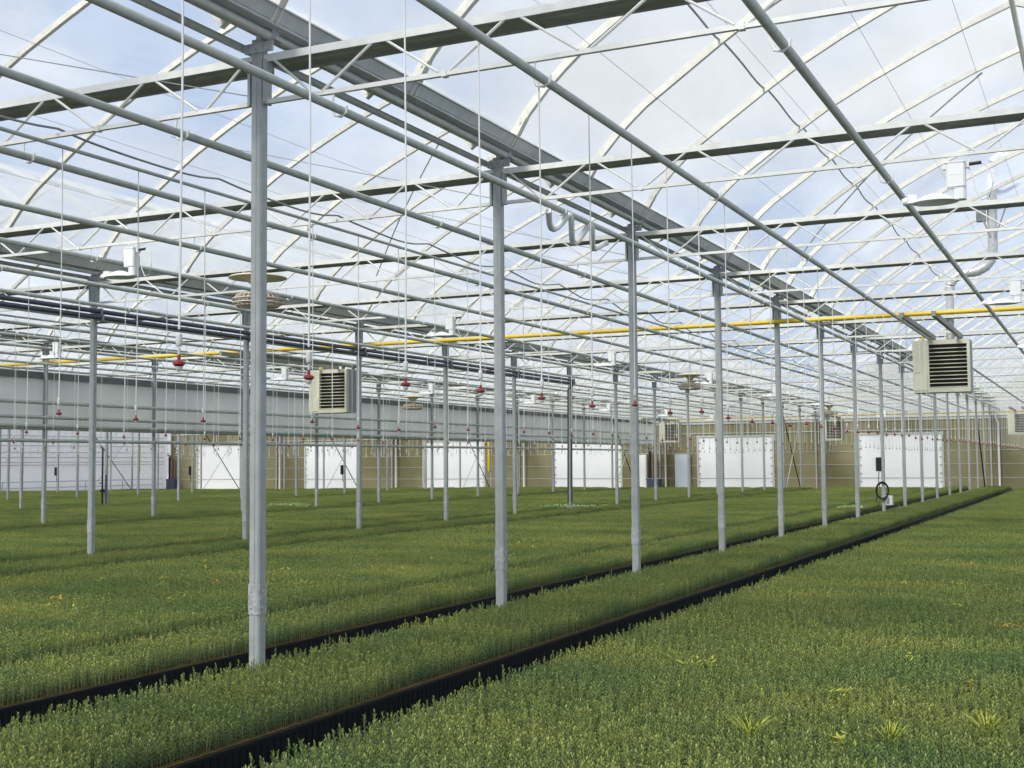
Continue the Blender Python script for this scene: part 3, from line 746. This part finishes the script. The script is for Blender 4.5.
def instancer(name, pts, rots, idx, scl, meshes, label, cat):
    me = bpy.data.meshes.new(name); me.from_pydata([tuple(p) for p in pts], [], [])
    for nm, typ, arr in (('rz', 'FLOAT', rots), ('vi', 'INT', idx), ('sc', 'FLOAT', scl)):
        at = me.attributes.new(nm, typ, 'POINT'); at.data.foreach_set('value', np.array(arr, np.float32 if typ == 'FLOAT' else np.int32))
    o = link(name, me); tag(o, label, cat, None, 'stuff')
    ng = bpy.data.node_groups.new(name, 'GeometryNodeTree')
    ng.interface.new_socket('Geometry', in_out='INPUT', socket_type='NodeSocketGeometry'); ng.interface.new_socket('Geometry', in_out='OUTPUT', socket_type='NodeSocketGeometry')
    N = ng.nodes; gi = N.new('NodeGroupInput'); go = N.new('NodeGroupOutput')
    m2p = N.new('GeometryNodeMeshToPoints'); ip = N.new('GeometryNodeInstanceOnPoints'); jn = N.new('GeometryNodeJoinGeometry')
    ng.links.new(gi.outputs[0], m2p.inputs['Mesh']); ng.links.new(m2p.outputs[0], ip.inputs['Points'])
    for m_ in reversed(meshes):
        src = SRC.get(m_.name)
        if src is None: src = bpy.data.objects.new(m_.name, m_); SRC[m_.name] = src
        oi = N.new('GeometryNodeObjectInfo'); oi.inputs['Object'].default_value = src; oi.inputs['As Instance'].default_value = False
        gt = N.new('GeometryNodeGeometryToInstance'); ng.links.new(oi.outputs['Geometry'], gt.inputs[0]); ng.links.new(gt.outputs[0], jn.inputs[0])
    ng.links.new(jn.outputs[0], ip.inputs['Instance']); ip.inputs['Pick Instance'].default_value = True
    def attr(nm, t):
        a = N.new('GeometryNodeInputNamedAttribute'); a.data_type = t; a.inputs[0].default_value = nm; return a.outputs[0]
    ng.links.new(attr('vi', 'INT'), ip.inputs['Instance Index'])
    cx_ = N.new('ShaderNodeCombineXYZ'); ng.links.new(attr('rz', 'FLOAT'), cx_.inputs[2])
    e2r = N.new('FunctionNodeEulerToRotation'); ng.links.new(cx_.outputs[0], e2r.inputs[0]); ng.links.new(e2r.outputs[0], ip.inputs['Rotation'])
    cs = N.new('ShaderNodeCombineXYZ'); cs.inputs[0].default_value = 1; cs.inputs[1].default_value = 1; ng.links.new(attr('sc', 'FLOAT'), cs.inputs[2])
    ng.links.new(cs.outputs[0], ip.inputs['Scale'])
    ng.links.new(ip.outputs[0], go.inputs[0])
    md = o.modifiers.new('plants', 'NODES'); md.node_group = ng
    return o
SRC = {}

def in_view(x, y, m=60):
    u, v, d = proj(x, y, ZS)
    return d > 1.0 and -m*8/d - 40 < u < 1064 + m*8/d and v < 1e4
beds = []   # x0, x1, y end, soil strip width on the right edge, label
beds.append((-4.10, 1.9, 72.6, 0, 'widest seedling bed on the right, beside the black tray gap'))
for j in range(0, 6):
    x = RX(j); e = 76.2 if j == 0 else 72.6
    beds.append((x-.10, x+1.255, e, .03, f'seedling bed around the posts of the {ROWN[j]}'))
    beds.append((x-1.98, x-1.03, e, .02, f'narrow seedling bed just left of the {ROWN[j]}'))
    beds.append((RX(j+1)+1.90, x-2.28, 72.6, .05, f'wide seedling bed in {BAYN[j+1]}'))
singles = []; singles_r = []
for bi, (x0, x1, ye, strip, lab) in enumerate(beds):
    j = 0 if bi == 0 else (bi-1)//3
    ys = max(1.5, -x1*1.0 - 6) if bi > 3 else 2.0
    b = thing('growing_bed', lab, 'bed', (0, 0, 0), 'long seedling beds')
    if bi > 0: lab2 = lab
    # black tray wall facing the gap, with pot ribs, and soil on top
    zt = -.15 + ZS
    tw = MB().box(x0, ys, 0.0, x0+.03, ye, zt).box(x1-.03, ys, 0.0, x1, ye, zt-.012).box(x0, ye-.03, 0, x1, ye, zt)
    n = int((min(ye, 34)-ys)/.07)
    if bi < 4:
        for k in range(n):
            y = ys + k*.07
            tw.box(x1-.004, y, .0, x1+.004, y+.012, zt-.03)
        tw.box(x1-.006, ys, zt-.024, x1+.010, ye, zt)
    link('tray_wall', tw.mesh('tray_wall', 'black_plastic'), b)
    link('soil', MB().box(x0+.03, ys, zt-.06, x1-.03, ye-.03, zt-.012).mesh('soil', 'soil'), b)
    if strip:
        mo = MB(); r2 = random.Random(bi)
        vs = []; fs = []; nn = int((ye-ys)/.25)
        for k in range(nn+1):
            y = ys + (ye-ys)*k/nn
            for q, xx in enumerate((x1-.035, x1-.07, x1-strip-.06)): vs.append((xx+r2.uniform(-.01, .01)*(q > 0), y, zt-.004+(.014 if q == 1 else 0)*r2.random()))
        for k in range(nn):
            for q in range(2): fs.append((3*k+q, 3*k+3+q, 3*k+4+q, 3*k+q+1))
        link('moss', mo.add(vs, fs).mesh('moss', 'moss'), b)
    # cover the bed with seedling patches
    pts = []; rz = []; vi = []; sc = []
    wx = (x1 - strip - .03) - (x0 + .03); nx = max(1, int(round(wx/PX))); stepx = wx/nx
    ny = int((ye - ys)/PY)
    for a in range(nx):
        for c in range(ny):
            X = x0 + .03 + (a+.5)*stepx; Y = ys + (c+.5)*PY
            u, v, d = proj(X, Y, ZS)
            if d < 5.2 or u < -90-500/d or u > 1120+900/d: continue
            if j > 0 and d > 80: continue
            md = min(proj(X+sx*PX/2, Y+sy_*PY/2, ZS)[2] for sx in (-1, 1) for sy_ in (-1, 1))
            if bi < 2 and md < 6.75:
                for aa in range(NX):
                    for bb in range(NY):
                        singles.append((X+((aa+.5)*SPC-PX/2)*stepx/PX+rng.normal(0, .006), Y+(bb+.5)*SPC-PY/2+rng.normal(0, .006), 0.0))
                continue
            pts.append((X, Y, 0.0)); rz.append(PI if rng.random() < .5 else 0.0); vi.append(int(rng.integers(0, 6))); sc.append(1.0)
    if pts:
        pts = [(p[0], p[1], 0.0) for p in pts]
        instancer('seedlings', pts, rz, vi, sc, PATCH, f'green seedlings in the {lab}', 'seedlings')
# the nearest seedlings: 300 as single plants, the others in one carpet
vis = []
for k, (x, y, z) in enumerate(singles):
    u, v, d = proj(x, y, ZS)
    vis.append((d if (6 < u < 1018 and v < 768) else 1e6, k))
vis.sort(); chosen = set(k for d, k in vis[:300] if d < 1e5)
for k in sorted(chosen):
    o = link('seedling', SINGLE[int(rng.integers(0, 10))], None, singles[k]); o.rotation_euler[2] = rng.uniform(0, 6.28)
    tag(o, 'small upright green seedling among the nearest plants at the near edge of the beds', 'seedling', 'nearest seedlings')
left = [singles[k] for k in range(len(singles)) if k not in chosen]
if left:
    instancer('near_seedlings', left, rng.uniform(0, 6.28, len(left)), rng.integers(0, 10, len(left)), rng.uniform(.9, 1.12, len(left)), SINGLE, 'green seedlings closest to the camera behind the first few plants', 'seedlings')

# weeds and tufts
def tuft_mesh(seed, n, L, wd):
    r = np.random.default_rng(seed); mb = MB(); zb = -.10+ZS
    for _ in range(n):
        az = r.uniform(0, 6.28); sp_ = r.uniform(.1, .8)*L; hh = L*r.uniform(.6, 1.0)
        d = np.array([math.cos(az), math.sin(az)]); s = np.array([-d[1], d[0]])*wd/2
        q = []
        for t, w in ((0, .7), (.5, 1), (.8, .7), (1, .05)):
            c = d*sp_*t**1.6; z = zb + hh*t*(1-.25*t)
            q += [(c[0]-s[0]*w, c[1]-s[1]*w, z), (c[0]+s[0]*w, c[1]+s[1]*w, z)]
        mb.add(q, [(0, 1, 3, 2), (2, 3, 5, 4), (4, 5, 7, 6)])
    return mb
def weed_mesh(seed, n, L):
    r = np.random.default_rng(seed); mb = MB()
    for _ in range(n):
        c = np.array([r.normal(0, L*.5), r.normal(0, L*.5), ZS + r.uniform(-.02, .03)]); az = r.uniform(0, 6.28); e = r.uniform(-.4, .6); l = r.uniform(.025, .05)
        d = np.array([math.cos(az)*math.cos(e), math.sin(az)*math.cos(e), math.sin(e)])*l; s = np.array([-math.sin(az), math.cos(az), 0])*l*.32
        mb.add([c-d, c-s, c+d, c+s], [(0, 1, 2, 3)])
        mb.tube([(c[0], c[1], c[2]), (c[0]*.8, c[1]*.8, -.15+ZS)], .002, 3)
    return mb
for n, (x, y, lab) in enumerate(((-1.92, 7.25, 'spiky yellow-green grass tuft low in the right bed'), (-1.15, 7.38, 'yellow-green grass tuft at the bottom right of the right bed'), (-.68, 7.88, 'grass tuft near the right edge of the photo'))):
    tag(link('grass_tuft', tuft_mesh(n, 46, .24, .008).mesh('grass_tuft', 'grass_tuft'), None, (x, y, 0)), lab, 'grass tuft', 'grass tufts')
weeds = [(-.864, 9.22), (-2.87, 9.52), (-1.62, 8.58), (-1.71, 16.8), (-2.34, 16.3), (-1.51, 14.2), (-1.48, 10.3), (-1.39, 7.2), (-2.6, 12.2), (-1.9, 19.5), (-.9, 12.6), (-1.2, 24)]
WORDS = ['beside the grass tuft', '', '']
for n, (x, y) in enumerate(sorted(weeds, key=lambda p: p[1])):
    tag(link('yellow_weed', weed_mesh(n+20, 9 if n % 3 else 16, .09).mesh('yellow_weed', 'weed_orange' if n % 4 == 2 else 'weed_yellow'), None, (x, y, 0)), f'small yellowing weed in the right bed, {nth(n+1)} from the near end', 'weed', 'yellow weeds in the right bed')
n = 0
r3 = random.Random(5)
spots = []
for cx_, cy_, s, c in ((-10.6, 11.9, .5, 5), (-11.2, 13.4, .7, 6), (-10.2, 16.9, 1.2, 10), (-9.8, 21, 1.4, 9), (-12.5, 15.2, .8, 5), (-11.5, 27, 2, 8), (-9.3, 14.2, .2, 2)):
    for _ in range(c): spots.append((cx_+r3.gauss(0, s), cy_+r3.gauss(0, s*1.3)))
spots = [p for p in spots if -14.3 < p[0] < -8.4]
for n, (x, y) in enumerate(sorted(spots, key=lambda p: p[1])):
    tag(link('yellow_weed', weed_mesh(n+60, 10, .10).mesh('yellow_weed', 'weed_orange' if n % 4 == 2 else 'weed_yellow'), None, (x, y, 0)), f'small yellow weed left of the main post row, {nth(n+1)} from the near end', 'weed', 'yellow weeds left of the main post row')
for n, (x, y, lab) in enumerate(((-17.0, 41.1, 'pale green strip of seedlings beside the second post row'), (-7.55, 42.2, 'pale green strip of seedlings beside the main post row'), (-28.3, 39.9, 'pale green strip of seedlings beside the third post row'))):
    r = np.random.default_rng(n+90); mb = MB()
    for _ in range(420):
        c = np.array([r.uniform(-1.1, 1.1) if n != 1 else r.uniform(-.4, .4), r.uniform(-.8, .8), ZS-.01+r.uniform(-.03, .05)]); az = r.uniform(0, 6.28); l = .05
        d = np.array([math.cos(az), math.sin(az), .4])*l; s = np.array([-math.sin(az), math.cos(az), 0])*l*.4
        mb.add([c-d, c-s, c+d, c+s], [(0, 1, 2, 3)])
    tag(link('pale_seedlings', mb.mesh('pale_seedlings', 'pale_leaf'), None, (x, y, 0)), lab, 'seedlings', None, 'stuff')

# ------------------------------------------------------------------ light
w = bpy.data.worlds.new('sky'); SC.world = w; w.use_nodes = True; nt = w.node_tree; nt.nodes.clear()
out = nt.nodes.new('ShaderNodeOutputWorld'); bg = nt.nodes.new('ShaderNodeBackground'); nt.links.new(bg.outputs[0], out.inputs[0])
tc = nt.nodes.new('ShaderNodeTexCoord'); mp = nt.nodes.new('ShaderNodeMapping'); mp.inputs['Scale'].default_value = (1.6, 1.6, 3.2); mp.inputs['Location'].default_value = (.35, .1, .2)
nz = nt.nodes.new('ShaderNodeTexNoise'); nz.inputs['Scale'].default_value = 1.5; nz.inputs['Detail'].default_value = 6; nz.inputs['Roughness'].default_value = .55
rp = nt.nodes.new('ShaderNodeValToRGB'); rp.color_ramp.elements[0].position = .42; rp.color_ramp.elements[1].position = .60
rp.color_ramp.elements[0].color = lin((176, 206, 248)); rp.color_ramp.elements[1].color = lin((246, 248, 250))
nt.links.new(tc.outputs['Generated'], mp.inputs[0]); nt.links.new(mp.outputs[0], nz.inputs['Vector']); nt.links.new(nz.outputs['Fac'], rp.inputs[0])
nt.links.new(rp.outputs[0], bg.inputs[0]); bg.inputs[1].default_value = 0.66
sd = bpy.data.lights.new('sun', 'SUN'); sd.energy = 5.0; sd.angle = math.radians(18); sd.color = (1.0, .96, .88)
so = bpy.data.objects.new('sun', sd); COL.objects.link(so)
so.rotation_euler = Vector((.16, .68, -.71)).to_track_quat('-Z', 'Y').to_euler()

vs_ = SC.view_settings; vs_.view_transform = 'Standard'; vs_.look = 'None'; vs_.gamma = 1.0; vs_.use_curve_mapping = False; vs_.exposure = 0.22
SC.cycles.transparent_max_bounces = 24; SC.cycles.max_bounces = 10; SC.cycles.diffuse_bounces = 5; SC.cycles.transmission_bounces = 8
